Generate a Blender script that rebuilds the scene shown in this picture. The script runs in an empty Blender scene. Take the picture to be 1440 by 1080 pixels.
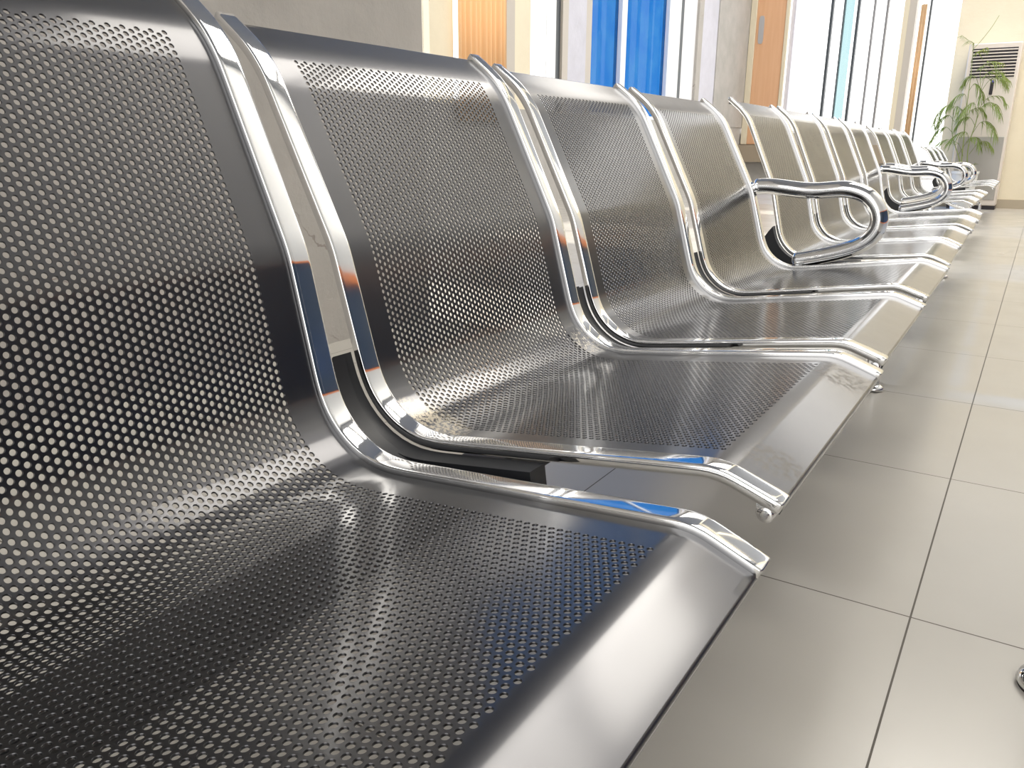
import bpy, math, random
from mathutils import Vector, Matrix
random.seed(7)
S = bpy.context.scene
COL = S.collection
R = math.radians

# ------------------------------------------------------------------ helpers
class MB:
    def __init__(self): self.v = []; self.f = []; self.smooth = []
    def add(self, vs, fs, smooth=True):
        o = len(self.v); self.v += [tuple(v) for v in vs]
        for f in fs: self.f.append(tuple(i + o for i in f)); self.smooth.append(smooth)
        return self
    def box(self, x0, x1, y0, y1, z0, z1):
        vs = [(x, y, z) for z in (z0, z1) for y in (y0, y1) for x in (x0, x1)]
        return self.add(vs, [(0, 2, 3, 1), (4, 5, 7, 6), (0, 1, 5, 4), (2, 6, 7, 3), (0, 4, 6, 2), (1, 3, 7, 5)], False)
    def quad(self, a, b, c, d): return self.add([a, b, c, d], [(0, 1, 2, 3)], False)
    def sweep(self, pts, rad, n=16, cap=True, up=(0, 1, 0), ell=(1, 1), rads=None, closed_round=False):
        """tube along pts; section half sizes rad*ell along (side, normal)"""
        P = [Vector(p) for p in pts]; up = Vector(up); rings = []
        for i, p in enumerate(P):
            t = (P[min(i + 1, len(P) - 1)] - P[max(i - 1, 0)]).normalized()
            s = up - t * up.dot(t)
            if s.length < 1e-4: s = Vector((1, 0, 0)) - t * t.x
            s.normalize(); nn = t.cross(s)
            r = rads[i] if rads else rad
            rings.append([p + s * math.cos(a) * r * ell[0] + nn * math.sin(a) * r * ell[1] for a in [2 * math.pi * k / n for k in range(n)]])
        vs = [v for rg in rings for v in rg]; fs = []
        for i in range(len(rings) - 1):
            for k in range(n):
                k2 = (k + 1) % n
                fs.append((i * n + k, i * n + k2, (i + 1) * n + k2, (i + 1) * n + k))
        self.add(vs, fs, True)
        if cap:
            self.add(rings[0], [tuple(range(n))][::-1], False); self.add(rings[-1], [tuple(reversed(range(n)))], False)
        return self
    def lathe(self, prof, c=(0, 0, 0), n=32, axis='z'):
        vs = []; m = len(prof)
        for k in range(n):
            a = 2 * math.pi * k / n
            for r, z in prof:
                x, y = r * math.cos(a), r * math.sin(a)
                p = (x, y, z) if axis == 'z' else (x, z, y)
                vs.append((p[0] + c[0], p[1] + c[1], p[2] + c[2]))
        fs = []
        for k in range(n):
            k2 = (k + 1) % n
            for j in range(m - 1):
                fs.append((k * m + j, k2 * m + j, k2 * m + j + 1, k * m + j + 1))
        return self.add(vs, fs, True)
    def mesh(self, name, mat, sharp=40):
        me = bpy.data.meshes.new(name); me.from_pydata(self.v, [], self.f)
        me.polygons.foreach_set('use_smooth', self.smooth)
        if sharp:
            me.set_sharp_from_angle(angle=R(sharp))
        if mat: me.materials.append(mat)
        me.update(); return me

def link(name, me, parent=None, loc=None, rot=None, **kw):
    o = bpy.data.objects.new(name, me); COL.objects.link(o)
    if parent: o.parent = parent
    if loc: o.location = loc
    if rot: o.rotation_euler = rot
    for k, v in kw.items(): o[k] = v
    return o
def empty(name, loc, label, category, group=None):
    o = bpy.data.objects.new(name, None); COL.objects.link(o); o.location = loc
    o.empty_display_size = .1
    o['label'] = label; o['category'] = category
    if group: o['group'] = group
    return o
def bevel(o, w, seg=2):
    m = o.modifiers.new('b', 'BEVEL'); m.width = w; m.segments = seg; m.limit_method = 'ANGLE'; m.angle_limit = R(40)
    return o
def struct(name, mb, mat, **kw):
    return link(name, mb.mesh(name, mat), kind='structure', **kw)

# ------------------------------------------------------------------ materials
def mat(name, col=(.5, .5, .5), rough=.5, metal=0., **kw):
    m = bpy.data.materials.new(name); m.use_nodes = True
    b = m.node_tree.nodes['Principled BSDF']
    b.inputs['Base Color'].default_value = (*col, 1); b.inputs['Roughness'].default_value = rough; b.inputs['Metallic'].default_value = metal
    for k, v in kw.items(): b.inputs[k.replace('_', ' ')].default_value = v
    return m
def nd(m, t, **kw):
    n = m.node_tree.nodes.new(t)
    for k, v in kw.items(): setattr(n, k, v)
    return n
def lk(m, a, b): m.node_tree.links.new(a, b)
def bsdf(m): return m.node_tree.nodes['Principled BSDF']
def mixc(m, fac, a, b):
    x = nd(m, 'ShaderNodeMix', data_type='RGBA')
    for s, v in ((x.inputs[0], fac), (x.inputs[6], a), (x.inputs[7], b)):
        if hasattr(v, 'links'): lk(m, v, s)
        elif isinstance(v, tuple): s.default_value = (*v, 1)
        else: s.default_value = v
    return x.outputs[2]
def math_(m, op, a, b=0., c=0., clamp=False):
    x = nd(m, 'ShaderNodeMath', operation=op, use_clamp=clamp)
    for s, v in zip(x.inputs, (a, b, c)):
        if hasattr(v, 'links'): lk(m, v, s)
        else: s.default_value = v
    return x.outputs[0]
def noise(m, scale, detail=3, rough=.5, vec=None):
    n = nd(m, 'ShaderNodeTexNoise'); n.inputs['Scale'].default_value = scale; n.inputs['Detail'].default_value = detail; n.inputs['Roughness'].default_value = rough
    if vec is not None: lk(m, vec, n.inputs['Vector'])
    return n.outputs['Fac']
def ramp(m, fac, a, b, ca=(0, 0, 0), cb=(1, 1, 1)):
    r = nd(m, 'ShaderNodeValToRGB'); lk(m, fac, r.inputs[0])
    r.color_ramp.elements[0].position = a; r.color_ramp.elements[1].position = b
    r.color_ramp.elements[0].color = (*ca, 1); r.color_ramp.elements[1].color = (*cb, 1)
    return r.outputs[0]
def bump(m, h, strength=.1, dist=.01):
    b = nd(m, 'ShaderNodeBump'); b.inputs['Strength'].default_value = strength; b.inputs['Distance'].default_value = dist
    lk(m, h, b.inputs['Height']); lk(m, b.outputs[0], bsdf(m).inputs['Normal'])
def objc(m): return nd(m, 'ShaderNodeTexCoord').outputs['Object']

PANEL = dict(col=(.064, .064, .069), rough=.34, metal=1.)
def panel_mat(name, stains=()):
    m = mat(name, **PANEL); b = bsdf(m)
    b.inputs['Coat Weight'].default_value = .85; b.inputs['Coat Roughness'].default_value = .13; b.inputs['Coat IOR'].default_value = 1.5
    oc = objc(m)
    n = noise(m, 900, 2, .6, oc)                       # fine powder-coat grain
    w = noise(m, 14, 3, .55, oc)                       # slight wear in the gloss
    lk(m, math_(m, 'MULTIPLY_ADD', w, .10, .28), b.inputs['Roughness'])
    bump(m, n, .05, .0004)
    col = (*PANEL['col'],)
    cur = None; rr = None
    for (c, rad, sc, lo, tint) in stains:
        dn = nd(m, 'ShaderNodeVectorMath', operation='DISTANCE'); lk(m, oc, dn.inputs[0]); dn.inputs[1].default_value = c
        fall = math_(m, 'SUBTRACT', 1., math_(m, 'DIVIDE', dn.outputs['Value'], rad), clamp=True)
        fall = math_(m, 'MINIMUM', math_(m, 'MULTIPLY', fall, 3.), 1.)
        ns = ramp(m, noise(m, sc, 4, .7, oc), lo, lo + .05)
        k = math_(m, 'MULTIPLY', fall, ns)
        cur = mixc(m, math_(m, 'MULTIPLY', k, .8), cur if cur is not None else col, tint)
        rr = k if rr is None else math_(m, 'MAXIMUM', rr, k)
    if cur is not None:
        lk(m, cur, b.inputs['Base Color'])
        lk(m, math_(m, 'SUBTRACT', 1., math_(m, 'MULTIPLY', rr, .7)), b.inputs['Metallic'])
        lk(m, math_(m, 'SUBTRACT', .85, math_(m, 'MULTIPLY', rr, .8)), b.inputs['Coat Weight'])
    return m

M = {}
M['panel'] = panel_mat('graphite_metal')
M['chrome'] = mat('chrome', (.73, .735, .74), .05, 1.)
_oc = objc(M['chrome']); lk(M['chrome'], math_(M['chrome'], 'MULTIPLY_ADD', noise(M['chrome'], 30, 3, .6, _oc), .08, .02), bsdf(M['chrome']).inputs['Roughness'])
M['black'] = mat('black_enamel', (.006, .007, .010), .5)
M['rubber'] = mat('black_rubber', (.015, .015, .016), .6)
M['screw'] = mat('steel_screw', (.45, .45, .44), .25, 1.)

# floor: large glossy porcelain tiles with thin grout
TX, TY, TS = -.0594, 1.1783, .6107
m = mat('porcelain_floor', (.4, .38, .33), .22); M['floor'] = m
geo = nd(m, 'ShaderNodeNewGeometry'); sx = nd(m, 'ShaderNodeSeparateXYZ'); lk(m, geo.outputs['Position'], sx.inputs[0])
def gline(o, t0):
    a = math_(m, 'DIVIDE', math_(m, 'SUBTRACT', o, t0), TS)
    fr = math_(m, 'FRACT', math_(m, 'ADD', a, 100.5)); return math_(m, 'ABSOLUTE', math_(m, 'SUBTRACT', fr, .5)), math_(m, 'FLOOR', a)
gx, ix = gline(sx.outputs[0], TX); gy, iy = gline(sx.outputs[1], TY)
gr = math_(m, 'LESS_THAN', math_(m, 'MINIMUM', gx, gy), .0022)
cmb = nd(m, 'ShaderNodeCombineXYZ'); lk(m, ix, cmb.inputs[0]); lk(m, iy, cmb.inputs[1])
wn = nd(m, 'ShaderNodeTexWhiteNoise'); lk(m, cmb.outputs[0], wn.inputs[0])
base = mixc(m, noise(m, 3.5, 4, .55, geo.outputs['Position']), (.43, .41, .37), (.49, .47, .43))
base = mixc(m, math_(m, 'MULTIPLY', wn.outputs['Value'], .25), base, (.46, .44, .40))
lk(m, mixc(m, gr, base, (.10, .09, .075)), bsdf(m).inputs['Base Color'])
lk(m, math_(m, 'ADD', math_(m, 'MULTIPLY_ADD', noise(m, 5, 3, .5, geo.outputs['Position']), .14, .17), math_(m, 'MULTIPLY', gr, .5)), bsdf(m).inputs['Roughness'])
bump(m, math_(m, 'SUBTRACT', 1., gr), .25, .002)

# walls
def plaster(name, col, dark, bscale=6, crack=True):
    m = mat(name, col, .7); g = nd(m, 'ShaderNodeNewGeometry').outputs['Position']
    c = mixc(m, ramp(m, noise(m, 3.2, 5, .6, g), .35, .7), col, dark)
    if crack:
        v = nd(m, 'ShaderNodeTexVoronoi', feature='DISTANCE_TO_EDGE'); v.inputs['Scale'].default_value = 1.6
        dv = nd(m, 'ShaderNodeVectorMath', operation='ADD'); lk(m, g, dv.inputs[0])
        nz = nd(m, 'ShaderNodeTexNoise'); nz.inputs['Scale'].default_value = 5; nz.inputs['Detail'].default_value = 5; lk(m, g, nz.inputs['Vector'])
        sc = nd(m, 'ShaderNodeVectorMath', operation='SCALE'); sc.inputs['Scale'].default_value = .35; lk(m, nz.outputs['Color'], sc.inputs[0]); lk(m, sc.outputs[0], dv.inputs[1])
        lk(m, dv.outputs[0], v.inputs['Vector'])
        e = math_(m, 'MULTIPLY', math_(m, 'LESS_THAN', v.outputs['Distance'], .006), ramp(m, noise(m, 4, 2, .5, g), .55, .62))
        c = mixc(m, math_(m, 'MULTIPLY', e, .5), c, (.16, .12, .10))
    lk(m, c, bsdf(m).inputs['Base Color'])
    bump(m, noise(m, bscale, 7, .62, g), .5 if bscale < 20 else .12, .02)
    return m
M['plaster'] = plaster('worn_plaster', (.46, .435, .405), (.40, .38, .355))
M['lilac'] = plaster('pale_plaster', (.62, .62, .70), (.55, .55, .62), crack=False)
M['greywall'] = plaster('grey_plaster', (.46, .44, .42), (.38, .37, .35), crack=False)
M['cream'] = mat('cream_paint', (.72, .65, .50), .6)
M['creamwall'] = plaster('cream_wall', (.80, .73, .57), (.76, .69, .53), bscale=30, crack=False)
M['white'] = mat('white_frame', (.82, .83, .86), .4)
M['beige'] = mat('beige_frame', (.52, .48, .43), .5)
M['darkframe'] = mat('dark_frame', (.06, .07, .08), .4)
M['thin'] = mat('thin_grey_bar', (.22, .22, .23), .5)
M['brown'] = mat('brown_board', (.33, .27, .20), .5)
M['orangewood'] = mat('orange_wood', (.72, .42, .24), .5)
_m = M['orangewood']; _w = nd(_m, 'ShaderNodeTexNoise'); _w.inputs['Scale'].default_value = 3; _w.inputs['Detail'].default_value = 3
_mp = nd(_m, 'ShaderNodeMapping'); _mp.inputs['Scale'].default_value = (8, 8, .5); lk(_m, objc(_m), _mp.inputs[0]); lk(_m, _mp.outputs[0], _w.inputs['Vector'])
lk(_m, mixc(_m, _w.outputs['Fac'], (.66, .36, .20), (.76, .47, .28)), bsdf(_m).inputs['Base Color'])
M['skirt'] = mat('skirting_tile', (.42, .36, .27), .35)
M['ceil'] = mat('ceiling_grey', (.28, .29, .31), .8)
def curtain_mat():
    m = bpy.data.materials.new('orange_cloth'); m.use_nodes = True; nt = m.node_tree; nt.nodes.clear()
    out = nd(m, 'ShaderNodeOutputMaterial'); d = nd(m, 'ShaderNodeBsdfDiffuse'); t = nd(m, 'ShaderNodeBsdfTranslucent'); mx = nd(m, 'ShaderNodeMixShader')
    mx.inputs[0].default_value = .45
    for n in (d, t): n.inputs['Color'].default_value = (.80, .62, .42, 1)
    lk(m, d.outputs[0], mx.inputs[1]); lk(m, t.outputs[0], mx.inputs[2]); lk(m, mx.outputs[0], out.inputs[0]); return m
M['curtain'] = curtain_mat()
def glass(name, tint, refl=.06):
    m = bpy.data.materials.new(name); m.use_nodes = True; nt = m.node_tree; nt.nodes.clear()
    out = nd(m, 'ShaderNodeOutputMaterial'); t = nd(m, 'ShaderNodeBsdfTransparent'); g = nd(m, 'ShaderNodeBsdfGlossy'); mx = nd(m, 'ShaderNodeMixShader')
    t.inputs['Color'].default_value = (*tint, 1); g.inputs['Roughness'].default_value = .02; mx.inputs[0].default_value = refl
    if name.startswith('blue'):
        n = noise(m, 2.2, 4, .6, nd(m, 'ShaderNodeNewGeometry').outputs['Position'])
        lk(m, mixc(m, ramp(m, n, .4, .75), tint, (tint[0] * 1.6, tint[1] * 1.18, tint[2] * 1.02)), t.inputs['Color'])
    lk(m, t.outputs[0], mx.inputs[1]); lk(m, g.outputs[0], mx.inputs[2]); lk(m, mx.outputs[0], out.inputs[0]); return m
M['glass'] = glass('clear_glass', (.96, .97, .98), .03)
M['blueglass'] = glass('blue_tinted_glass', (.10, .29, .52), .03)
M['cyanglass'] = glass('cyan_tinted_glass', (.50, .60, .62), .03)

# ------------------------------------------------------------------ seat profile (side view of the seat, metres)
def fillet(P, RD, n=12):
    """polyline with rounded corners"""
    out = [P[0]]
    for i in range(1, len(P) - 1):
        p = Vector(P[i]); a = (Vector(P[i - 1]) - p).normalized(); b = (Vector(P[i + 1]) - p).normalized(); r = RD[i - 1]
        th = a.angle(b); t = r / math.tan(th / 2); c = p + (a + b).normalized() * (r / math.sin(th / 2))
        v0 = p + a * t - c; v1 = p + b * t - c; a0 = math.atan2(v0.y, v0.x); a1 = math.atan2(v1.y, v1.x); da = (a1 - a0 + math.pi) % (2 * math.pi) - math.pi
        out += [(c.x + r * math.cos(a0 + da * k / n), c.y + r * math.sin(a0 + da * k / n)) for k in range(n + 1)]
    out.append(P[-1]); o2 = [out[0]]
    for q in out[1:]:                                   # split the long straights
        l = math.hypot(q[0] - o2[-1][0], q[1] - o2[-1][1]); m_ = max(1, int(l / .012)); p0 = o2[-1]
        o2 += [(p0[0] + (q[0] - p0[0]) * k / m_, p0[1] + (q[1] - p0[1]) * k / m_) for k in range(1, m_ + 1)]
    return o2
PROF = fillet([(-.8376, .8), (-.7799, .7575), (-.6729, .5461), (-.6119, .3303), (-.2115, .3862), (-.1551, .366)], [.175, .16, .095, .075])
PIV = (-.35, .34)
def catmull(P, n):
    Q = [(2 * P[0][0] - P[1][0], 2 * P[0][1] - P[1][1])] + list(P) + [(2 * P[-1][0] - P[-2][0], 2 * P[-1][1] - P[-2][1])]
    o = []
    for i in range(1, len(Q) - 2):
        a, b, c, d = Q[i - 1:i + 3]
        for j in range(n):
            t = j / n
            o.append(tuple(.5 * (2 * b[k] + (c[k] - a[k]) * t + (2 * a[k] - 5 * b[k] + 4 * c[k] - d[k]) * t * t + (3 * b[k] - a[k] - 3 * c[k] + d[k]) * t ** 3) for k in (0, 1)))
    o.append(P[-1]); return o
class Curve:
    """seat profile relative to its pivot, sampled by arc length"""
    def __init__(self, prof, smooth=1):
        C = [(x - PIV[0], z - PIV[1]) for x, z in prof]
        for _ in range(smooth * 2):
            C = [C[0]] + [tuple(.25 * C[i - 1][k] + .5 * C[i][k] + .25 * C[i + 1][k] for k in (0, 1)) for i in range(1, len(C) - 1)] + [C[-1]]
        s = [0.]
        for a, b in zip(C, C[1:]): s.append(s[-1] + math.hypot(b[0] - a[0], b[1] - a[1]))
        self.L = s[-1]; self.N = 600; self.p = []; j = 0
        for i in range(self.N + 1):
            t = self.L * i / self.N
            while j < len(s) - 2 and s[j + 1] < t: j += 1
            f = (t - s[j]) / (s[j + 1] - s[j]); self.p.append((C[j][0] + f * (C[j + 1][0] - C[j][0]), C[j][1] + f * (C[j + 1][1] - C[j][1])))
        self.n = []
        for i in range(self.N + 1):
            a = self.p[max(i - 3, 0)]; b = self.p[min(i + 3, self.N)]; dx, dz = b[0] - a[0], b[1] - a[1]; l = math.hypot(dx, dz)
            self.n.append((-dz / l, dx / l))                # normal towards the sitter
    def at(self, s, h=0.):
        t = s / self.L * self.N
        if t < 0 or t > self.N:
            e = 0 if t < 0 else self.N; ds = s if t < 0 else s - self.L; n = self.n[e]; p = self.p[e]
            return (p[0] + n[1] * ds + n[0] * h, p[1] - n[0] * ds + n[1] * h)
        i = min(int(t), self.N - 1); f = t - i
        x = self.p[i][0] * (1 - f) + self.p[i + 1][0] * f; z = self.p[i][1] * (1 - f) + self.p[i + 1][1] * f
        nx = self.n[i][0] * (1 - f) + self.n[i + 1][0] * f; nz = self.n[i][1] * (1 - f) + self.n[i + 1][1] * f
        return (x + nx * h, z + nz * h)
CV = Curve(PROF)
# the lower-backed kind of the farthest bench
PROF_LOW = [(x + (.02 if z > .6 else 0), .40 + (z - .40) * .76 if z > .40 else z) for x, z in PROF]
CVL = Curve(PROF_LOW)

HS0, HP, HL = .0633, .00812, .0074        # first row, pitch along the profile, column pitch
NC, NR = 26, 102                           # columns -26..26
def panel_mesh(name, cv, hi, material, nr=NR):
    """perforated seat shell: every hole is cut through, with wall thickness"""
    H0 = -.0075; TH = .0016; r = .00252
    key = {}; V = []; F = []; SM = []
    def vert(s, l, h):
        k = (round(s * 1e5), round(l * 1e5), round(h * 1e6))
        if k in key: return key[k]
        x, z = cv.at(s, h); V.append((x, l, z)); key[k] = len(V) - 1; return key[k]
    def face(ids, sm=True):
        F.append(tuple(ids)); SM.append(sm)
    n_in = 16 if hi else 8
    rings = ([(r + .00038, H0), (r + .0001, H0 - .00035)] if hi else [(r, H0)])
    HB = H0 - TH
    def cell(s0, l0):
        s1, l1, sm_, lm = s0 + HP, l0 + HL, s0 + HP / 2, l0 + HL / 2
        out = [(s0, l0), (s0, lm), (s0, l1), (sm_, l1), (s1, l1), (s1, lm), (s1, l0), (sm_, l0)]
        A = [math.atan2(a - sm_, b - lm) for a, b in out]
        def ring(rad, h):
            o = []
            for i in range(8):
                a0 = A[i]; a1 = A[(i + 1) % 8]
                while a1 < a0 - 1e-6: a1 += 2 * math.pi
                if a1 - a0 > math.pi: a0 += 2 * math.pi; a0, a1 = a0, a1
                for k in range(n_in // 8):
                    a = a0 + (a1 - a0) * k / (n_in // 8); o.append(vert(sm_ + math.sin(a) * rad, lm + math.cos(a) * rad, h))
            return o
        q = n_in // 8
        for side, h in ((0, H0), (1, HB)):
            rg = ring(rings[0][0] if side == 0 else r, h)
            ov = [vert(a, b, h) for a, b in out]
            for i in range(8):
                ids = [ov[i]] + [rg[(i * q + k) % n_in] for k in range(q + 1)] + [ov[(i + 1) % 8]]
                face(ids if side == 0 else ids[::-1])
            if side == 0: top = rg
            else: bot = rg
        prev = top
        for rad, h in rings[1:]:
            rg = ring(rad, h)
            for i in range(n_in): face((prev[i], rg[i], rg[(i + 1) % n_in], prev[(i + 1) % n_in]))
            prev = rg
        for i in range(n_in): face((prev[i], bot[i], bot[(i + 1) % n_in], prev[(i + 1) % n_in]))
    def solid(pts):
        face([vert(a, b, H0) for a, b in pts]); face([vert(a, b, HB) for a, b in pts][::-1])
    S0, S1 = HS0, HS0 + nr * HP
    for j in range(-NC, NC + 1):
        l0 = j * HL - HL / 2
        if j % 2 == 0:
            for k in range(nr): cell(S0 + k * HP, l0)
        else:
            solid([(S0, l0), (S0, l0 + HL / 2), (S0, l0 + HL), (S0 + HP / 2, l0 + HL), (S0 + HP / 2, l0 + HL / 2), (S0 + HP / 2, l0)])
            for k in range(nr - 1): cell(S0 + HP / 2 + k * HP, l0)
            e = S1 - HP / 2
            solid([(e, l0), (e, l0 + HL / 2), (e, l0 + HL), (S1, l0 + HL), (S1, l0 + HL / 2), (S1, l0)])
    LE = NC * HL + HL / 2; W = .2405
    for k in range(nr * 2):
        a, b = S0 + k * HP / 2, S0 + (k + 1) * HP / 2
        for l0, l1 in ((-W, -LE), (LE, W)): solid([(a, l0), (a, l1), (b, l1), (b, l0)])
    ls = [-W] + [-LE + i * HL / 2 for i in range(int(round(2 * LE / HL * 2)) + 1)] + [W]
    def strip(sa, sb, n):
        for k in range(n):
            a, b = sa + (sb - sa) * k / n, sa + (sb - sa) * (k + 1) / n
            for l0, l1 in zip(ls, ls[1:]): solid([(a, l0), (a, l1), (b, l1), (b, l0)])
    ST, SE = .002, cv.L + .001
    strip(ST, S0, 14); strip(S1, SE, 12)
    # folded edges (front lip turned down, top edge turned back)
    for s, sg in ((SE, 1), (ST, -1)):
        prev = [(s, H0)]
        arc = [(s + sg * .004 * math.sin(a), H0 - .004 * (1 - math.cos(a))) for a in (R(30), R(60), R(90))] + [(s + sg * .004, H0 - .014)]
        pts = prev + arc
        def v2(p, l): return vert(p[0], l, p[1])
        for p, q2 in zip(pts, pts[1:]):
            face((v2(p, -W), v2(p, W), v2(q2, W), v2(q2, -W)) if sg > 0 else (v2(p, W), v2(p, -W), v2(q2, -W), v2(q2, W)))
        a, b = v2(pts[-1], -W), v2(pts[-1], W); s_in = (pts[-1][0] - sg * .0018, pts[-1][1]); c, d_ = v2(s_in, W), v2(s_in, -W)
        face((a, b, c, d_)); e, f_ = vert(s_in[0], W, HB), vert(s_in[0], -W, HB); face((c, e, f_, d_))
    me = bpy.data.meshes.new(name); me.from_pydata(V, [], F); me.polygons.foreach_set('use_smooth', SM)
    me.set_sharp_from_angle(angle=R(35)); me.materials.append(material); me.update(); return me

def rail_mesh(name, cv, sgn, lo=False):
    """polished side rail: flattened half-round section swept along the seat profile"""
    mb = MB(); n = 28 if not lo else 12
    ns = 110 if not lo else 60; ra, rb_ = -.007, cv.L + .005
    ss = [ra + i * (rb_ - ra) / ns for i in range(ns + 1)]
    ss = sorted(ss + [ra + .001, ra + .002, rb_ - .001, rb_ - .002])
    sec = []
    HWI, TK = .0136, .0165
    for k in range(n):
        a = 2 * math.pi * k / n; c, s = math.cos(a), math.sin(a); e = .30 if s > 0 else .5
        y = HWI * math.copysign(abs(c) ** e, c); z = math.copysign(abs(s) ** e, s)
        z = z * .0055 if z > 0 else z * .0080
        sec.append((y, z - .0055))
    vs = []; fs = []
    for i, s in enumerate(ss):
        edge = min(s - ra, rb_ - s); sh = 1. if edge > .004 else .80 + .20 * math.sqrt(max(0, 1 - (1 - edge / .004) ** 2))
        for y, z in sec:
            x, zz = cv.at(s, -.0055 + (z + .0055) * sh); vs.append((x, sgn * .25 + y * sh, zz))
    m_ = len(ss)
    for i in range(m_ - 1):
        for k in range(n): k2 = (k + 1) % n; fs.append((i * n + k, (i + 1) * n + k, (i + 1) * n + k2, i * n + k2))
    mb.add(vs, fs, True)
    mb.add(vs[:n], [tuple(range(n))], False); mb.add(vs[-n:], [tuple(reversed(range(n)))], False)
    # screw lug under the front tip
    x, z = cv.at(cv.L - .0045, -.0185)
    mb.lathe([(0, -.012), (.0062, -.012), (.0078, -.0105), (.0078, .0105), (.0062, .012), (0, .012)], (x, sgn * .25, z), 18, 'y')
    mb.lathe([(0, -.0132), (.0035, -.0132), (.0045, -.012)], (x, sgn * .25, z), 14, 'y')
    xa, za = cv.at(cv.L - .006, -.012)
    mb.box(xa - .009, xa + .005, sgn * .25 - .011, sgn * .25 + .011, za - .007, za + .004)
    return mb.mesh(name, M['chrome'], 50)

def plate_mesh(cv):
    """black support casting below the rear bend of the rail"""
    mb = MB()
    sa, sb = .428, .725
    top = [cv.at(sa + (sb - sa) * i / 24, -.0130) for i in range(25)]
    bot = []
    for i in range(25):
        t = i / 24; h = .022 + .020 * math.sin(math.pi * min(1, t * 1.15)) ** .6
        bot.append(cv.at(sa + .012 + (sb - sa - .012) * t, -.0155 - h * (1 if t > .03 else .6)))
    for y0, y1 in ((-.0145, .0145),):
        vs = [(x, y, z) for y in (y0, y1) for x, z in top + bot[::-1]]; n = len(top) * 2
        fs = [(i, i + 1, n + i + 1, n + i) for i in range(n - 1)] + [(n - 1, 0, n, 2 * n - 1)]
        mb.add(vs, fs, False)
        for i in range(24):
            a, b, c, d_ = i, i + 1, n - 2 - i, n - 1 - i
            mb.add([vs[k] for k in (a, b, c, d_)], [(0, 3, 2, 1)], False); mb.add([vs[n + k] for k in (a, b, c, d_)], [(0, 1, 2, 3)], False)
    return mb

ARM = [(-.684, .556), (-.659, .559), (-.619, .558), (-.559, .550), (-.501, .549), (-.445, .556), (-.402, .550), (-.366, .532), (-.340, .492), (-.341, .450), (-.366, .414), (-.416, .388), (-.480, .369), (-.530, .356), (-.556, .352)]
def arm_mesh():
    A = catmull(ARM, 6)
    for _ in range(10): A = [A[0]] + [tuple(.25 * A[i - 1][k] + .5 * A[i][k] + .25 * A[i + 1][k] for k in (0, 1)) for i in range(1, len(A) - 1)] + [A[-1]]
    P = [(x - PIV[0], 0, z - PIV[1]) for x, z in A]
    n = len(P); rads = []
    for i in range(n):
        e = min(i, n - 1 - i) / 3.; rads.append(  .0250 * (1 if e >= 1 else .55 + .45 * math.sqrt(1 - (1 - e) ** 2)))
    mb = MB(); mb.sweep(P, .0175, 24, True, (0, 1, 0), (1.25, .92), rads)
    # fixing stubs to the rail
    for (x, z) in ((-.672, .556), (-.528, .352)):
        mb.lathe([(0, -.03), (.009, -.03), (.009, .0), (0, .0)], (x - PIV[0], 0, z - PIV[1] + .0), 16, 'y')
    x, z = -.676 - PIV[0], .556 - PIV[1]
    mb.lathe([(0, -.0315), (.007, -.0315), (.0085, -.0300), (.0115, -.0300), (.0125, -.0285), (.0125, -.02)], (x, 0, z), 20, 'y')
    return mb.mesh('armrest', M['chrome'], 50)

def wpt(cv_pt, y): return (cv_pt[0], y, cv_pt[1])
stain_pts = []
def spt(s, l): x, z = CV.at(s, -.0075); return (x, l, z)
M['panel_b'] = panel_mat('graphite_metal_smudged', [
    (spt(.938, -.175), .034, 120, .47, (.075, .065, .055)), (spt(.93, .17), .048, 130, .48, (.075, .065, .055)),
    (spt(.545, -.226), .055, 230, .47, (.62, .55, .42)), (spt(.52, .222), .035, 200, .52, (.5, .46, .38))])
print('panels...')
PM_HI = panel_mesh('perforated_shell', CV, True, M['panel'])
PM_HB = PM_HI.copy(); PM_HB.materials.clear(); PM_HB.materials.append(M['panel_b'])
PM_LO = panel_mesh('perforated_shell_plain', CV, False, M['panel'])
NRL = int((CVL.L - .066 - HS0) / HP)
PM_LOW = panel_mesh('perforated_shell_low', CVL, False, M['panel'], NRL)
RM = [rail_mesh('side_rail', CV, s) for s in (-1, 1)]
RML = [rail_mesh('side_rail', CVL, s, True) for s in (-1, 1)]
_pl = plate_mesh(CV)
PLATE = _pl.mesh('support_plate', M['black'], 30)
AM = arm_mesh()

# seats: (y, dx, dz, tilt, yaw)
SE = {'A': (.3372, .0146, -.0114, .0593, -.0017), 'B': (.9183, .0087, .001, .0085, -.0021), 'C': (1.5101, .0001, -.0014, -.0009, .0074), 'D': (2.107, -.0088, .0005, -.0077, .0088),
      'E': (2.8419, -.0335, -.0076, .0401, .0267), 'F': (3.4357, -.0466, -.0095, .0444, .0238), 'G': (4.0286, -.0547, -.0068, .0351, .0332), 'H': (4.6205, -.0652, -.0101, .0363, .0267)}
for i, k in enumerate('IJK'): SE[k] = (6.03 - .03 + i * .593, -.172 - .002 * i, -.012, .045, .006)
for i, k in enumerate('LMN'): SE[k] = (9.0 + i * .560, -.195 - .008 * i, -.02, .03, .018)

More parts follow.
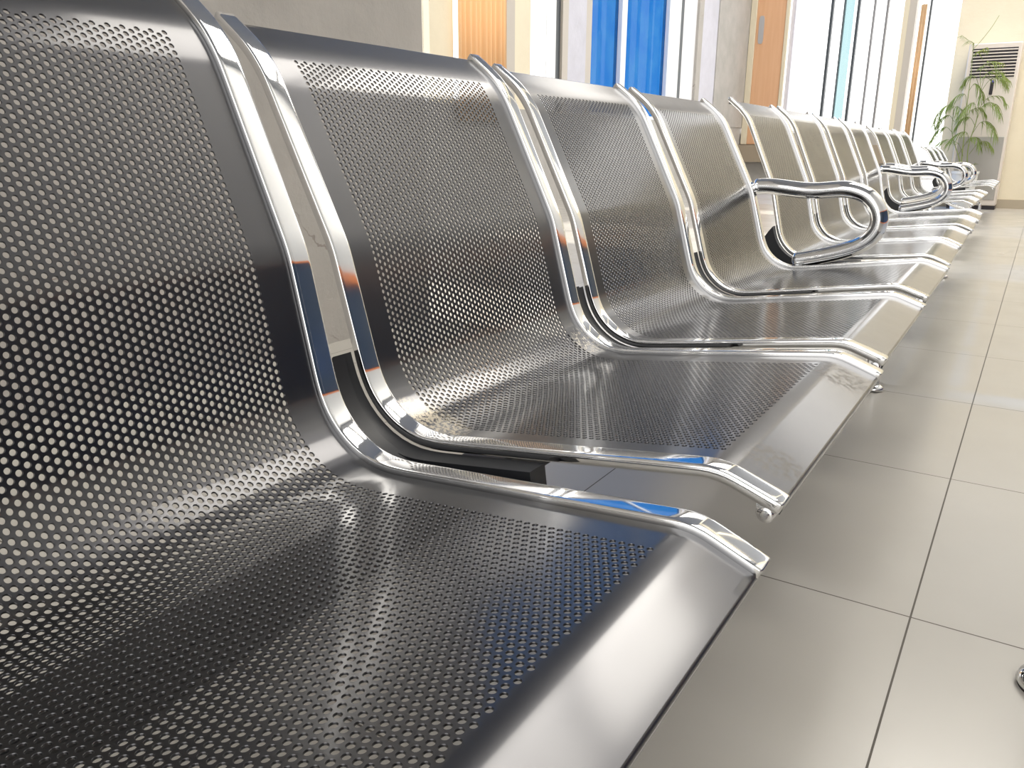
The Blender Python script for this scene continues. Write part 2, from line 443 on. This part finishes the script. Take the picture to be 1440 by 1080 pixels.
def make_bench(name, keys, panels, rails, label, group, arms, legs, beam):
    y0 = SE[keys[0]][0] - .28; x0 = PIV[0] + SE[keys[0]][1]
    root = empty(name, (x0, y0, 0), label, 'bench', group)
    def rel(x, y, z): return (x - x0, y - y0, z)
    for k in keys:
        y, dx, dz, ti, ya = SE[k]
        o = link('seat', panels[k], root, rel(PIV[0] + dx, y, PIV[1] + dz), (0, ti, ya))
        for r_ in rails: link('side_rail', r_, o)
        for sg in (-1, 1):
            link('support_plate', PLATE, o, (0, sg * .2795, 0))
        if k in arms:
            for sg in arms[k]:
                link('armrest', AM, root, rel(PIV[0] + dx - sg * math.sin(ya) * .29, y + sg * .288, PIV[1] + dz), (0, ti, ya) if sg > 0 else (0, ti, ya))
    # beam under the seats
    bx = -.55 + SE[keys[0]][1]; bx2 = -.55 + SE[keys[-1]][1]
    mb = MB(); a, b = rel(bx, beam[0], 0), rel(bx2, beam[1], 0)
    z0, z1, hw = .235, .280, .03
    vs = [(p[0] + s * hw, p[1], z) for p in (a, b) for z in (z0, z1) for s in (-1, 1)]
    mb.add(vs, [(0, 1, 3, 2), (4, 6, 7, 5), (0, 4, 5, 1), (2, 3, 7, 6), (0, 2, 6, 4), (1, 5, 7, 3)], False)
    for k in keys:                                      # saddles that carry each seat
        y, dx, dz, ti, ya = SE[k]
        for sg in (-1, 1):
            c = rel(PIV[0] + dx - .20, y + sg * .2795, 0); mb.box(c[0] - .035, c[0] + .035, c[1] - .012, c[1] + .012, .275, .322)
    bevel(link('beam', mb.mesh('beam', M['black']), root), .004)
    for ly in legs:
        t = (ly - beam[0]) / (beam[1] - beam[0]); cx = bx + (bx2 - bx) * t
        leg = MB(); c = rel(cx, ly, 0)
        for sg in (1, -1):
            fx = .25 if sg > 0 else -.20
            pts = [(c[0], c[1], .262), (c[0], c[1], .21), (c[0] + fx * .25, c[1], .165), (c[0] + fx * .75, c[1], .125), (c[0] + fx * .97, c[1], .105), (c[0] + fx, c[1], .08), (c[0] + fx, c[1], .018)]
            q = catmull([(p[0], p[2]) for p in pts], 5)
            leg.sweep([(x, c[1], z) for x, z in q], .0145, 14, True, (0, 1, 0))
        lo = link('leg', leg.mesh('leg', M['chrome'], 50), root)
        for sg in (1, -1):
            fx = .25 if sg > 0 else -.20
            ft = MB(); ft.lathe([(0, .002), (.026, .002), (.028, .004), (.028, .009), (.022, .015), (.0155, .018), (.0155, .026), (0, .026)], (c[0] + fx, c[1], 0), 24)
            fo = link('foot', ft.mesh('foot', M['chrome'], 50), lo)
            rb = MB(); rb.lathe([(0, 0), (.0225, 0), (.0225, .0025), (0, .0025)], (c[0] + fx, c[1], 0), 24)
            fo.data.materials.append(M['rubber'])
    return root

G = 'perforated metal waiting benches in one row'
make_bench('waiting_bench', 'ABCD', {'A': PM_HI, 'B': PM_HB, 'C': PM_HI, 'D': PM_LO}, RM,
           'dark perforated bench nearest the camera with smudged seat edges and one chrome armrest', G, {'D': (1,)}, (.12, 2.39), (.02, 2.405))
make_bench('waiting_bench', 'EFGH', {k: PM_LO for k in 'EFGH'}, RM,
           'four-seat perforated metal bench right behind the nearest bench, second in the row', G, {'H': (1,)}, (2.465, 4.86), (2.44, 4.93))
make_bench('waiting_bench', 'IJK', {k: PM_LO for k in 'IJK'}, RM,
           'three-seat metal bench with chrome loop armrests at both ends, third in the row', G, {'I': (-1,), 'K': (1,)}, (5.80, 7.19), (5.70, 7.50))
make_bench('waiting_bench', 'LMN', {k: PM_LOW for k in 'LMN'}, RML,
           'lower-backed metal bench farthest in the row, just in front of the potted palm', G, {'L': (-1,)}, (8.83, 10.2), (8.70, 10.40))

# chrome post foot at the right edge of the picture
t = empty('barrier_post', (.1165, 1.096, 0), 'round polished chrome foot of a post standing on the tiles at the right edge', 'post')
mb = MB(); mb.lathe([(0, .004), (.0415, .004), (.043, .007), (.040, .014), (.027, .021), (.011, .024), (0, .024)], n=36)
link('post_base', mb.mesh('post_base', M['chrome'], 50), t)
mb = MB(); mb.lathe([(0, 0), (.0405, 0), (.0405, .005), (0, .005)], n=36); link('base_pad', mb.mesh('base_pad', M['rubber'], 50), t)
mb = MB(); mb.lathe([(0, .02), (.010, .02), (.010, .90), (.014, .905), (.014, .93), (0, .94)], n=20); link('pole', mb.mesh('pole', M['chrome'], 50), t)

# ------------------------------------------------------------------ the room
CH = 7.6; XL = -5.45; YF = 17.35; YP = 11.35
mb = MB(); mb.box(-6.2, 5.0, -4., 18.2, -.1, 0); struct('floor', mb, M['floor'])
mb = MB(); mb.box(-6.2, 5.0, -4., 18.2, CH, CH + .1); struct('ceiling', mb, M['ceil'])
# left wall: low wall under the windows, head above them, and its piers (Y from, Y to, material, proud of the plane)
mb = MB(); mb.box(XL - .25, XL, -4, 18.2, 0, 1.12); struct('wall_left', mb, M['greywall'])
mb = MB(); mb.box(XL - .25, XL, -4, 18.2, 7.0, CH); struct('wall_left', mb, M['greywall'])
piers = [(-4, 1.0, 'greywall', 0), (3.4, 5.2, 'greywall', 0), (6.90, 7.30, 'creamwall', 0), (8.251, 8.478, 'beige', .02), (8.478, 8.86, 'creamwall', 0),
         (9.609, 9.758, 'beige', .02), (9.758, 10.289, 'lilac', 0), (14.40, 14.611, 'plaster', .03), (14.611, 15.459, 'lilac', 0), (15.459, 17.35, 'greywall', .02)]
for a, b, mt, pr in piers:
    mb = MB(); mb.box(XL - .25, XL + pr, a, b, 1.12 if pr == 0 else 1.10, 7.0 if a > 14 else 3.40); struct('wall_left', mb, M[mt])
def window_x(n, y0, y1, z0, z1, frames, panes):
    """window in the left wall: frames [(ya, yb, mat)], panes [(ya, yb, mat)]"""
    root = None
    mb = MB(); mb.box(XL - .14, XL - .02, y0, y1, z0, z0 + .05); mb.box(XL - .14, XL - .02, y0, y1, z1 - .05, z1)
    root = link('window_%d' % n, mb.mesh('frame', M['white']), kind='structure')
    for a, b, mt in frames:
        f = MB(); f.box(XL - .13, XL - .015, a, b, z0 + .0, z1); link('mullion', f.mesh('mullion', M[mt]), root)
    for a, b, mt in panes:
        f = MB(); f.box(XL - .085, XL - .079, a, b, z0 + .05, z1 - .05); link('pane', f.mesh('pane', M[mt]), root)
window_x(1, 1.0, 3.4, 1.12, 3.4, [(1.0, 1.06, 'white'), (2.17, 2.23, 'white'), (3.34, 3.4, 'white')], [(1.06, 2.17, 'glass'), (2.23, 3.34, 'glass')])
window_x(2, 5.2, 6.90, 1.12, 3.4, [(5.2, 5.26, 'white'), (6.0, 6.06, 'white')], [(5.26, 6.0, 'glass'), (6.06, 6.90, 'glass')])
window_x(3, 8.86, 9.609, 1.12, 3.4, [(9.373, 9.50, 'white'), (9.50, 9.609, 'darkframe')], [(8.86, 9.373, 'glass')])
window_x(4, 10.289, 14.40, 1.12, 3.4, [(10.289, 10.476, 'beige'), (11.417, 11.586, 'white'), (13.182, 13.675, 'white'), (13.675, 13.802, 'darkframe'), (13.802, 14.40, 'white')],
         [(10.476, 11.417, 'blueglass'), (11.586, 13.182, 'blueglass')])
window_x(5, 7.30, 8.251, 1.12, 3.4, [], [(7.30, 8.251, 'glass')])
# band of tall blue tinted glazing above the window heads
window_x(8, 2., 14.4, 3.4, 7.0, [(y, y + .12, 'white') for y in (2, 5, 8, 11, 14.28)], [(a, b, 'blueglass') for a, b in ((2.12, 5), (5.12, 8), (8.12, 11), (11.12, 14.28))])
mb = MB(); mb.box(XL - .25, XL, -4, 2., 3.4, 7.0); struct('wall_left', mb, M['greywall'])
# far wall with its big windows
mb = MB(); mb.box(XL, -2.388, YF, YF + .25, 0, .99); struct('wall_far', mb, M['greywall'])
mb = MB(); mb.box(XL, -1.0, YF, YF + .25, 4.3, CH); struct('wall_far', mb, M['greywall'])
for a, b, mt, pr in [(-2.594, -2.509, 'cream', .06), (-2.509, -2.388, 'beige', .05), (-1.3, -1.0, 'creamwall', 0)]:
    mb = MB(); mb.box(a, b, YF - pr, YF + .25, .99, 4.3); struct('wall_far', mb, M[mt])
def window_y(n, x0, x1, z0, z1, bars, panes):
    mb = MB(); mb.box(x0, x1, YF + .03, YF + .15, z0, z0 + .05); mb.box(x0, x1, YF + .03, YF + .15, z1 - .05, z1)
    root = link('window_%d' % n, mb.mesh('frame', M['white']), kind='structure')
    for a, b, mt in bars:
        f = MB(); f.box(a, b, YF + .01, YF + .12, z0, z1); link('mullion', f.mesh('mullion', M[mt]), root)
    for a, b, mt in panes:
        f = MB(); f.box(a, b, YF + .07, YF + .076, z0 + .05, z1 - .05); link('pane', f.mesh('pane', M[mt]), root)
window_y(6, -4.64, -2.594, .99, 4.3, [(-4.64, -4.56, 'lilac'), (-3.906, -3.858, 'darkframe'), (-3.672, -3.650, 'darkframe'), (-3.425, -3.380, 'darkframe'), (-3.135, -3.105, 'thin'), (-2.91, -2.876, 'thin')],
         [(-4.56, -3.906, 'glass'), (-3.858, -3.672, 'glass'), (-3.650, -3.486, 'cyanglass'), (-3.486, -3.425, 'glass'), (-3.380, -3.135, 'glass'), (-3.105, -2.91, 'glass'), (-2.876, -2.594, 'glass')])
window_y(7, -2.388, -1.3, .12, 4.3, [(-2.176, -2.146, 'darkframe')], [(-2.388, -2.176, 'glass'), (-2.146, -1.3, 'glass')])
# partition wall on the right with skirting
mb = MB(); mb.box(-1.09, 5.0, YP, YP + .2, 0, 3.7); struct('wall_partition', mb, M['creamwall'])
mb = MB(); mb.box(-1.09, 5.0, YP, YP + .2, 7.3, CH); struct('wall_partition', mb, M['creamwall'])
mb = MB(); mb.box(-1.09, -.9, YP, YP + .2, 3.7, 7.3); mb.box(1.4, 1.5, YP, YP + .2, 3.7, 7.3); mb.box(3.4, 3.8, YP, YP + .2, 3.7, 7.3); struct('wall_partition', mb, M['creamwall'])  # unseen high opening between these, added so sky light brightens the seat lips
mb = MB(); mb.box(-1.09, 5.0, YP - .014, YP, 0, .105); struct('baseboard_partition', mb, M['skirt'])
# plaster pier close behind the nearest seats
mb = MB(); mb.box(-2.6, -2.0, -4., 2.489, 0, CH); struct('wall_pier', mb, M['plaster'])
# right wall, light above a dark dado with orange rails (seen only as reflection)
M['slate'] = mat('slate_blue_laminate', (.03, .05, .085), .35); M['orange'] = mat('orange_trim', (.75, .22, .06), .4); M['whitewall'] = mat('white_wall', (.66, .655, .63), .6)
mb = MB(); mb.box(3.6, 3.8, -4, 11.35, 1.95, CH); struct('wall_right', mb, M['whitewall'])
mb = MB(); mb.box(3.6, 3.8, -4, 11.35, 0.12, 1.85); struct('wall_right', mb, M['slate'])
mb = MB(); mb.box(3.57, 3.8, -4, 11.35, 1.85, 1.95); struct('trim_2', mb, M['orange'])
mb = MB(); mb.box(3.57, 3.8, -4, 11.35, 0, .12); struct('baseboard_right', mb, M['orange'])

# orange pleated curtain
def curtain(x, y0, y1, z0, z1, label, along='y', folds=11, amp=.03):
    mb = MB(); n = folds * 8; vs = []
    for z in (z0, z1):
        for i in range(n + 1):
            t = i / n; a = amp * math.sin(2 * math.pi * folds * t) + amp * .3 * math.sin(2 * math.pi * folds * .37 * t + 1)
            vs.append((x + a, y0 + (y1 - y0) * t, z) if along == 'y' else (y0 + (y1 - y0) * t, x + a, z))
    mb.add(vs, [(i, i + 1, n + 2 + i, n + 1 + i) for i in range(n)], True)
    o = link('curtain', mb.mesh('curtain', M['curtain'], None)); s = o.modifiers.new('s', 'SOLIDIFY'); s.thickness = .004
    o['label'] = label; o['category'] = 'curtain'; return o
curtain(XL + .06, 7.296, 8.251, .95, 3.1, 'orange pleated curtain hanging beside the plaster pier', folds=10)
curtain(YF - .08, -2.304, -2.205, .85, 3.2, 'narrow orange curtain gathered at the far window near the palm', 'x', folds=2, amp=.012)
# orange wooden door leaf at the far corner
t = empty('wooden_panel', (-5.05, YF - .035, 0), 'tall orange wood panel with a grey recessed plate, beside the far windows', 'door panel')
mb = MB(); mb.box(-.25, .324, -.03, -.002, .77, 4.25); bevel(link('board', mb.mesh('board', M['orangewood']), t), .01)
mb = MB(); mb.box(-.375, -.25, -.05, -.002, .77, 4.25); bevel(link('stile', mb.mesh('stile', M['cream']), t, label='cream edge strip'), .01)
mb = MB(); mb.box(.324, .40, -.05, -.002, .77, 4.25); bevel(link('stile', mb.mesh('stile', M['cream']), t, label='cream edge strip'), .01)
pl = [(.052 * math.copysign(abs(math.cos(a)) ** .5, math.cos(a)), .26 * math.copysign(abs(math.sin(a)) ** .35, math.sin(a))) for a in [2 * math.pi * k / 28 for k in range(28)]]
vs = [(x, y, z) for y in (-.045, -.03) for x, z in pl]; n = len(pl)
mb.add(vs, [tuple(reversed(range(n)))] + [(i, (i + 1) % n, n + (i + 1) % n, n + i) for i in range(n)], False)
M['plate'] = mat('grey_plate', (.42, .42, .44), .4)
link('plate', mb.mesh('plate', M['plate']), t, (-.14, 0, 2.97))
mb = MB(); mb.box(-5.45, -2.5, YF - .30, YF, .42, .76)
link('trim_1', mb.mesh('trim_1', M['brown']), kind='structure')

# ------------------------------------------------------------------ floor-standing air conditioner
M['acwhite'] = mat('ac_shell', (.76, .69, .62), .35); M['acgrey'] = mat('ac_grey', (.40, .38, .35), .4); M['acdark'] = mat('ac_dark', (.03, .025, .03), .5); M['acblue'] = mat('ac_display', (.12, .12, .45), .2)
t = empty('air_conditioner', (-.655, 11.0, 0), 'tall cream floor-standing air conditioner with dark louvre grille, against the far cream wall', 'air conditioner')
mb = MB(); mb.box(-.26, .26, .0, .32, .045, 1.82); bevel(link('body', mb.mesh('body', M['acwhite']), t), .012, 3)
mb = MB(); mb.box(-.245, .255, .015, .31, 0, .045); link('plinth', mb.mesh('plinth', M['acdark']), t)
mb = MB(); mb.box(-.225, .235, -.008, .004, .11, .815); bevel(link('lower_panel', mb.mesh('lower_panel', M['acgrey']), t, label='grey lower intake panel'), .004)
mb = MB(); mb.box(-.215, .225, -.004, .004, 1.455, 1.765); link('grille', mb.mesh('grille', M['acdark']), t)
g = t.children[-1] if t.children else None
gr_o = [o for o in bpy.data.objects if o.name.startswith('grille')][-1]
for i in range(9):
    z = 1.475 + i * .0335; mb = MB()
    q = [(-.215 + .44 * k / 12, -.010 - .010 * math.sin(math.pi * k / 12), z + (.0 if i < 8 else .0)) for k in range(13)]
    mb.sweep(q, .0062, 8, True, (0, 0, 1), (1, .6)); link('louvre', mb.mesh('louvre', M['acwhite']), gr_o)
mb = MB(); mb.box(.008, .042, -.016, .002, 1.27, 1.415); bevel(link('handle', mb.mesh('handle', M['acdark']), t, label='black upright handle'), .01, 3)
mb = MB(); mb.box(.012, .038, -.018, -.010, 1.402, 1.424); link('display', mb.mesh('display', M['acblue']), t)
mb = MB(); mb.box(-.0015, .0015, -.0015, .001, .83, 1.26); link('seam', mb.mesh('seam', M['acgrey']), t)

# ------------------------------------------------------------------ potted palm
M['pot'] = mat('white_glazed_pot', (.86, .86, .84), .25); M['soil'] = mat('soil', (.05, .035, .02), .9)
M['leaf'] = mat('palm_leaf', (.20, .34, .07), .45)
def leafmat():
    m = bpy.data.materials.new('palm_leaf_thin'); m.use_nodes = True; m.node_tree.nodes.clear()
    out = nd(m, 'ShaderNodeOutputMaterial'); d = nd(m, 'ShaderNodeBsdfPrincipled'); t_ = nd(m, 'ShaderNodeBsdfTranslucent'); mx = nd(m, 'ShaderNodeMixShader')
    c = mixc(m, noise(m, 9, 2, .5, objc(m)), (.07, .13, .04), (.20, .28, .07)); lk(m, c, d.inputs['Base Color']); d.inputs['Roughness'].default_value = .45
    t_.inputs['Color'].default_value = (.45, .52, .10, 1); mx.inputs[0].default_value = .35
    lk(m, d.outputs[0], mx.inputs[1]); lk(m, t_.outputs[0], mx.inputs[2]); lk(m, mx.outputs[0], out.inputs[0]); return m
M['leaf'] = leafmat(); M['stem'] = mat('palm_stem', (.30, .36, .12), .5)
PX, PY = -.74, 10.79
t = empty('potted_palm', (PX, PY, 0), 'feathery green palm in a white pot between the last bench and the air conditioner', 'plant')
mb = MB(); mb.lathe([(0, 0), (.10, 0), (.105, .01), (.135, .40), (.143, .405), (.143, .435), (.130, .435), (.125, .39), (0, .39)], n=40)
link('pot', mb.mesh('pot', M['pot'], 40), t)
mb = MB(); mb.lathe([(0, .398), (.07, .402), (.124, .395)], n=24); link('soil', mb.mesh('soil', M['soil']), t)
def stem(pts):
    q = catmull2(pts); mb = MB(); mb.sweep(q, .006, 8, True, (1, 0, 0), rads=[.007 - .0045 * i / (len(q) - 1) for i in range(len(q))]); link('stem', mb.mesh('stem', M['stem']), t); return q
def catmull2(P, n=6):
    P = [Vector(p) for p in P]; Q = [2 * P[0] - P[1]] + P + [2 * P[-1] - P[-2]]; o = []
    for i in range(1, len(Q) - 2):
        a, b, c, d = Q[i - 1:i + 3]
        for j in range(n):
            u = j / n; o.append(.5 * (2 * b + (c - a) * u + (2 * a - 5 * b + 4 * c - d) * u * u + (3 * b - a - 3 * c + d) * u ** 3))
    o.append(P[-1]); return o
def frond(pts, L=.13, n=11, droop=.5, seed=0):
    n = int(n * 1.6); L *= 1.2
    """one arching frond: rib with paired narrow leaflets"""
    rnd = random.Random(seed); q = catmull2(pts, 8); mb = MB()
    mb.sweep(q, .002, 5, False, (0, 0, 1), rads=[.0028 - .002 * i / (len(q) - 1) for i in range(len(q))])
    N = len(q)
    for k in range(n):
        f = .28 + .72 * (k + .5) / n; i = min(int(f * (N - 1)), N - 2); p = q[i]; tg = (q[i + 1] - q[i]).normalized()
        side0 = tg.cross(Vector((0, 0, 1)));  side0 = side0.normalized() if side0.length > .1 else Vector((1, 0, 0))
        for sg in (-1, 1):
            ll = L * (.55 + .45 * math.sin(math.pi * min(1, (k + 1.5) / n))) * rnd.uniform(.8, 1.15)
            dr = (tg * rnd.uniform(.35, .8) + side0 * sg * rnd.uniform(.5, 1.) + Vector((0, 0, rnd.uniform(-.35, .25)))).normalized()
            pts_ = []
            for s in range(6):
                u = s / 5; pts_.append(p + dr * ll * u + Vector((0, 0, -droop * ll * u * u)))
            wv = dr.cross(Vector((0, 0, 1))).normalized() * .0042
            vs = []
            for s, pp in enumerate(pts_):
                w = [.3, .85, 1, .8, .45, .04][s]; vs += [pp - wv * w, pp + wv * w + Vector((0, 0, .002)) * w]
            mb.add(vs, [(2 * s, 2 * s + 1, 2 * s + 3, 2 * s + 2) for s in range(5)], True)
    link('frond', mb.mesh('frond', M['leaf'], None), t)
def xp(u, v, dy=0.):
    """point of the plant's own upright plane, tabulated as (metres right of pot, height)"""
    return (u, dy, v)
s1 = stem([(-.05, 0, .39), (-.07, .02, .75), (-.09, 0, 1.1), (-.10, .02, 1.45), (-.12, .0, 1.80)])
s2 = stem([(.02, 0, .39), (-.01, -.02, .70), (.03, -.03, 1.0), (.02, -.03, 1.25), (.0, 0, 1.45)])
s3 = stem([(-.02, .02, .39), (-.10, .03, .60), (-.20, .04, .85), (-.22, .05, 1.08)])
F_ = [
    ([(-.22, .05, 1.05), (-.24, .03, 1.16), (-.34, 0, 1.12), (-.40, -.03, .92)], .12, 12, .8),
    ([(-.22, .05, 1.02), (-.20, 0, 1.14), (-.14, -.05, 1.10), (-.12, -.08, .98)], .11, 10, .7),
    ([(-.20, .04, .86), (-.27, .02, .92), (-.35, 0, .88), (-.41, -.02, .76)], .10, 10, .8),
    ([(-.09, 0, 1.12), (-.13, 0, 1.27), (-.22, -.02, 1.24), (-.28, -.04, 1.12)], .12, 11, .7),
    ([(-.10, .02, 1.30), (-.05, 0, 1.38), (.02, -.02, 1.32), (.06, -.04, 1.20)], .12, 11, .7),
    ([(.02, -.03, 1.22), (.05, -.06, 1.45), (.16, -.10, 1.50), (.30, -.12, 1.38)], .13, 14, .75),
    ([(.0, 0, 1.42), (-.01, 0, 1.52), (.06, -.04, 1.60), (.20, -.06, 1.58)], .12, 12, .6),
    ([(-.12, .0, 1.72), (-.12, 0, 1.80), (-.18, .01, 1.84), (-.26, .02, 1.90)], .11, 10, .4),
    ([(-.12, .0, 1.60), (-.10, 0, 1.68), (-.05, .01, 1.72), (.02, .02, 1.76)], .11, 9, .6),
    ([(.03, -.03, 1.0), (.08, -.06, 1.15), (.18, -.10, 1.16), (.27, -.12, 1.03)], .12, 12, .8),
    ([(.02, -.03, 1.05), (-.02, -.06, 1.17), (-.08, -.10, 1.14), (-.14, -.12, 1.02)], .12, 11, .8),
    ([(.01, -.03, .85), (.08, -.05, .97), (.18, -.08, .95), (.26, -.10, .80)], .12, 11, .8),
    ([(-.01, -.02, .75), (-.05, -.05, .86), (-.14, -.08, .84), (-.22, -.10, .74)], .12, 12, .7),
    ([(-.10, .03, .62), (-.02, 0, .78), (.06, -.04, .80), (.12, -.06, .68)], .11, 10, .8),
    ([(-.05, 0, .60), (-.12, -.02, .74), (-.24, -.04, .78), (-.34, -.05, .72)], .11, 11, .5),
    ([(.0, 0, .40), (.02, -.02, .47), (.05, -.04, .50), (.09, -.05, .52)], .06, 6, .2),
    ([(.02, 0, .40), (-.01, -.02, .46), (-.03, -.03, .50), (-.04, -.04, .53)], .05, 5, .2),
    ([(.03, -.03, 1.10), (.10, -.02, 1.22), (.22, 0, 1.24), (.30, .01, 1.15)], .10, 10, .6),
]
F_ += [
    ([(-.20, .04, .98), (-.26, .05, 1.05), (-.33, .06, 1.02), (-.38, .07, .90)], .10, 10, .7),
    ([(.02, -.03, 1.28), (.10, 0, 1.42), (.20, .03, 1.43), (.28, .05, 1.33)], .11, 12, .7),
    ([(.0, 0, 1.35), (-.06, .02, 1.46), (-.13, .03, 1.45), (-.18, .04, 1.36)], .10, 9, .7),
    ([(.03, -.03, .92), (-.04, -.05, 1.02), (-.12, -.06, 1.00), (-.17, -.06, .90)], .10, 10, .7),
    ([(-.09, 0, 1.0), (-.04, 0, 1.10), (.05, .02, 1.12), (.12, .03, 1.04)], .10, 10, .7),
    ([(.01, -.02, .62), (.08, 0, .74), (.16, .02, .76), (.24, .03, .68)], .10, 10, .7)]
for i, (p, L, n, dr) in enumerate(F_): frond(p, L, n, dr, i)
mb = MB(); q = catmull2([(-.12, .0, 1.74), (-.06, .02, 1.82), (.02, .04, 1.95), (.08, .05, 2.08)]); mb.sweep(q, .003, 5, True, (1, 0, 0)); link('shoot', mb.mesh('shoot', M['stem']), t)

# ------------------------------------------------------------------ light
w = bpy.data.worlds.new('sky'); S.world = w; w.use_nodes = True
bg = w.node_tree.nodes['Background']; bg.inputs[0].default_value = (1, .975, .94, 1); bg.inputs[1].default_value = 2.0
sun = bpy.data.lights.new('sun', 'SUN'); sun.energy = 7.; sun.angle = R(2.5); sun.color = (1, .93, .82)
so = bpy.data.objects.new('sun', sun); COL.objects.link(so)
d = Vector((1, -.04, -math.tan(R(33)))).normalized(); so.rotation_euler = d.to_track_quat('-Z', 'Y').to_euler()
for i, (x, y, e) in enumerate([(.9, 5.9, 210), (.9, 9.4, 310), (-3.2, 15., 80)]):  # unseen soft fill lamps added below the ceiling to brighten room and seat lips
    l = bpy.data.lights.new('fill_panel', 'AREA'); l.shape = 'RECTANGLE'; l.size = 3.6; l.size_y = 3.0; l.energy = e; l.color = (1, .95, .87)
    lo = bpy.data.objects.new('fill_panel', l); COL.objects.link(lo); lo.location = (x, y, CH - .03)

# ------------------------------------------------------------------ camera
cam = bpy.data.cameras.new('camera'); co = bpy.data.objects.new('camera', cam); COL.objects.link(co)
cam.sensor_width = 36; cam.lens = 1117.81 / 1440 * 36; cam.clip_start = .02
r_ = Vector((0.840568, 0.541687, 0.004576)); u_ = Vector((-0.157379, 0.236112, 0.958897)); f_ = Vector((-0.518342, 0.806738, -0.283718))
co.matrix_world = Matrix(((r_.x, u_.x, -f_.x, 0), (r_.y, u_.y, -f_.y, 0), (r_.z, u_.z, -f_.z, .657145), (0, 0, 0, 1)))
S.camera = co
S.view_settings.view_transform = 'Standard'; S.view_settings.look = 'None'; S.view_settings.gamma = 1; S.view_settings.use_curve_mapping = False
S.view_settings.exposure = .48
S.cycles.max_bounces = 10; S.cycles.diffuse_bounces = 4; S.cycles.glossy_bounces = 6; S.cycles.transparent_max_bounces = 16
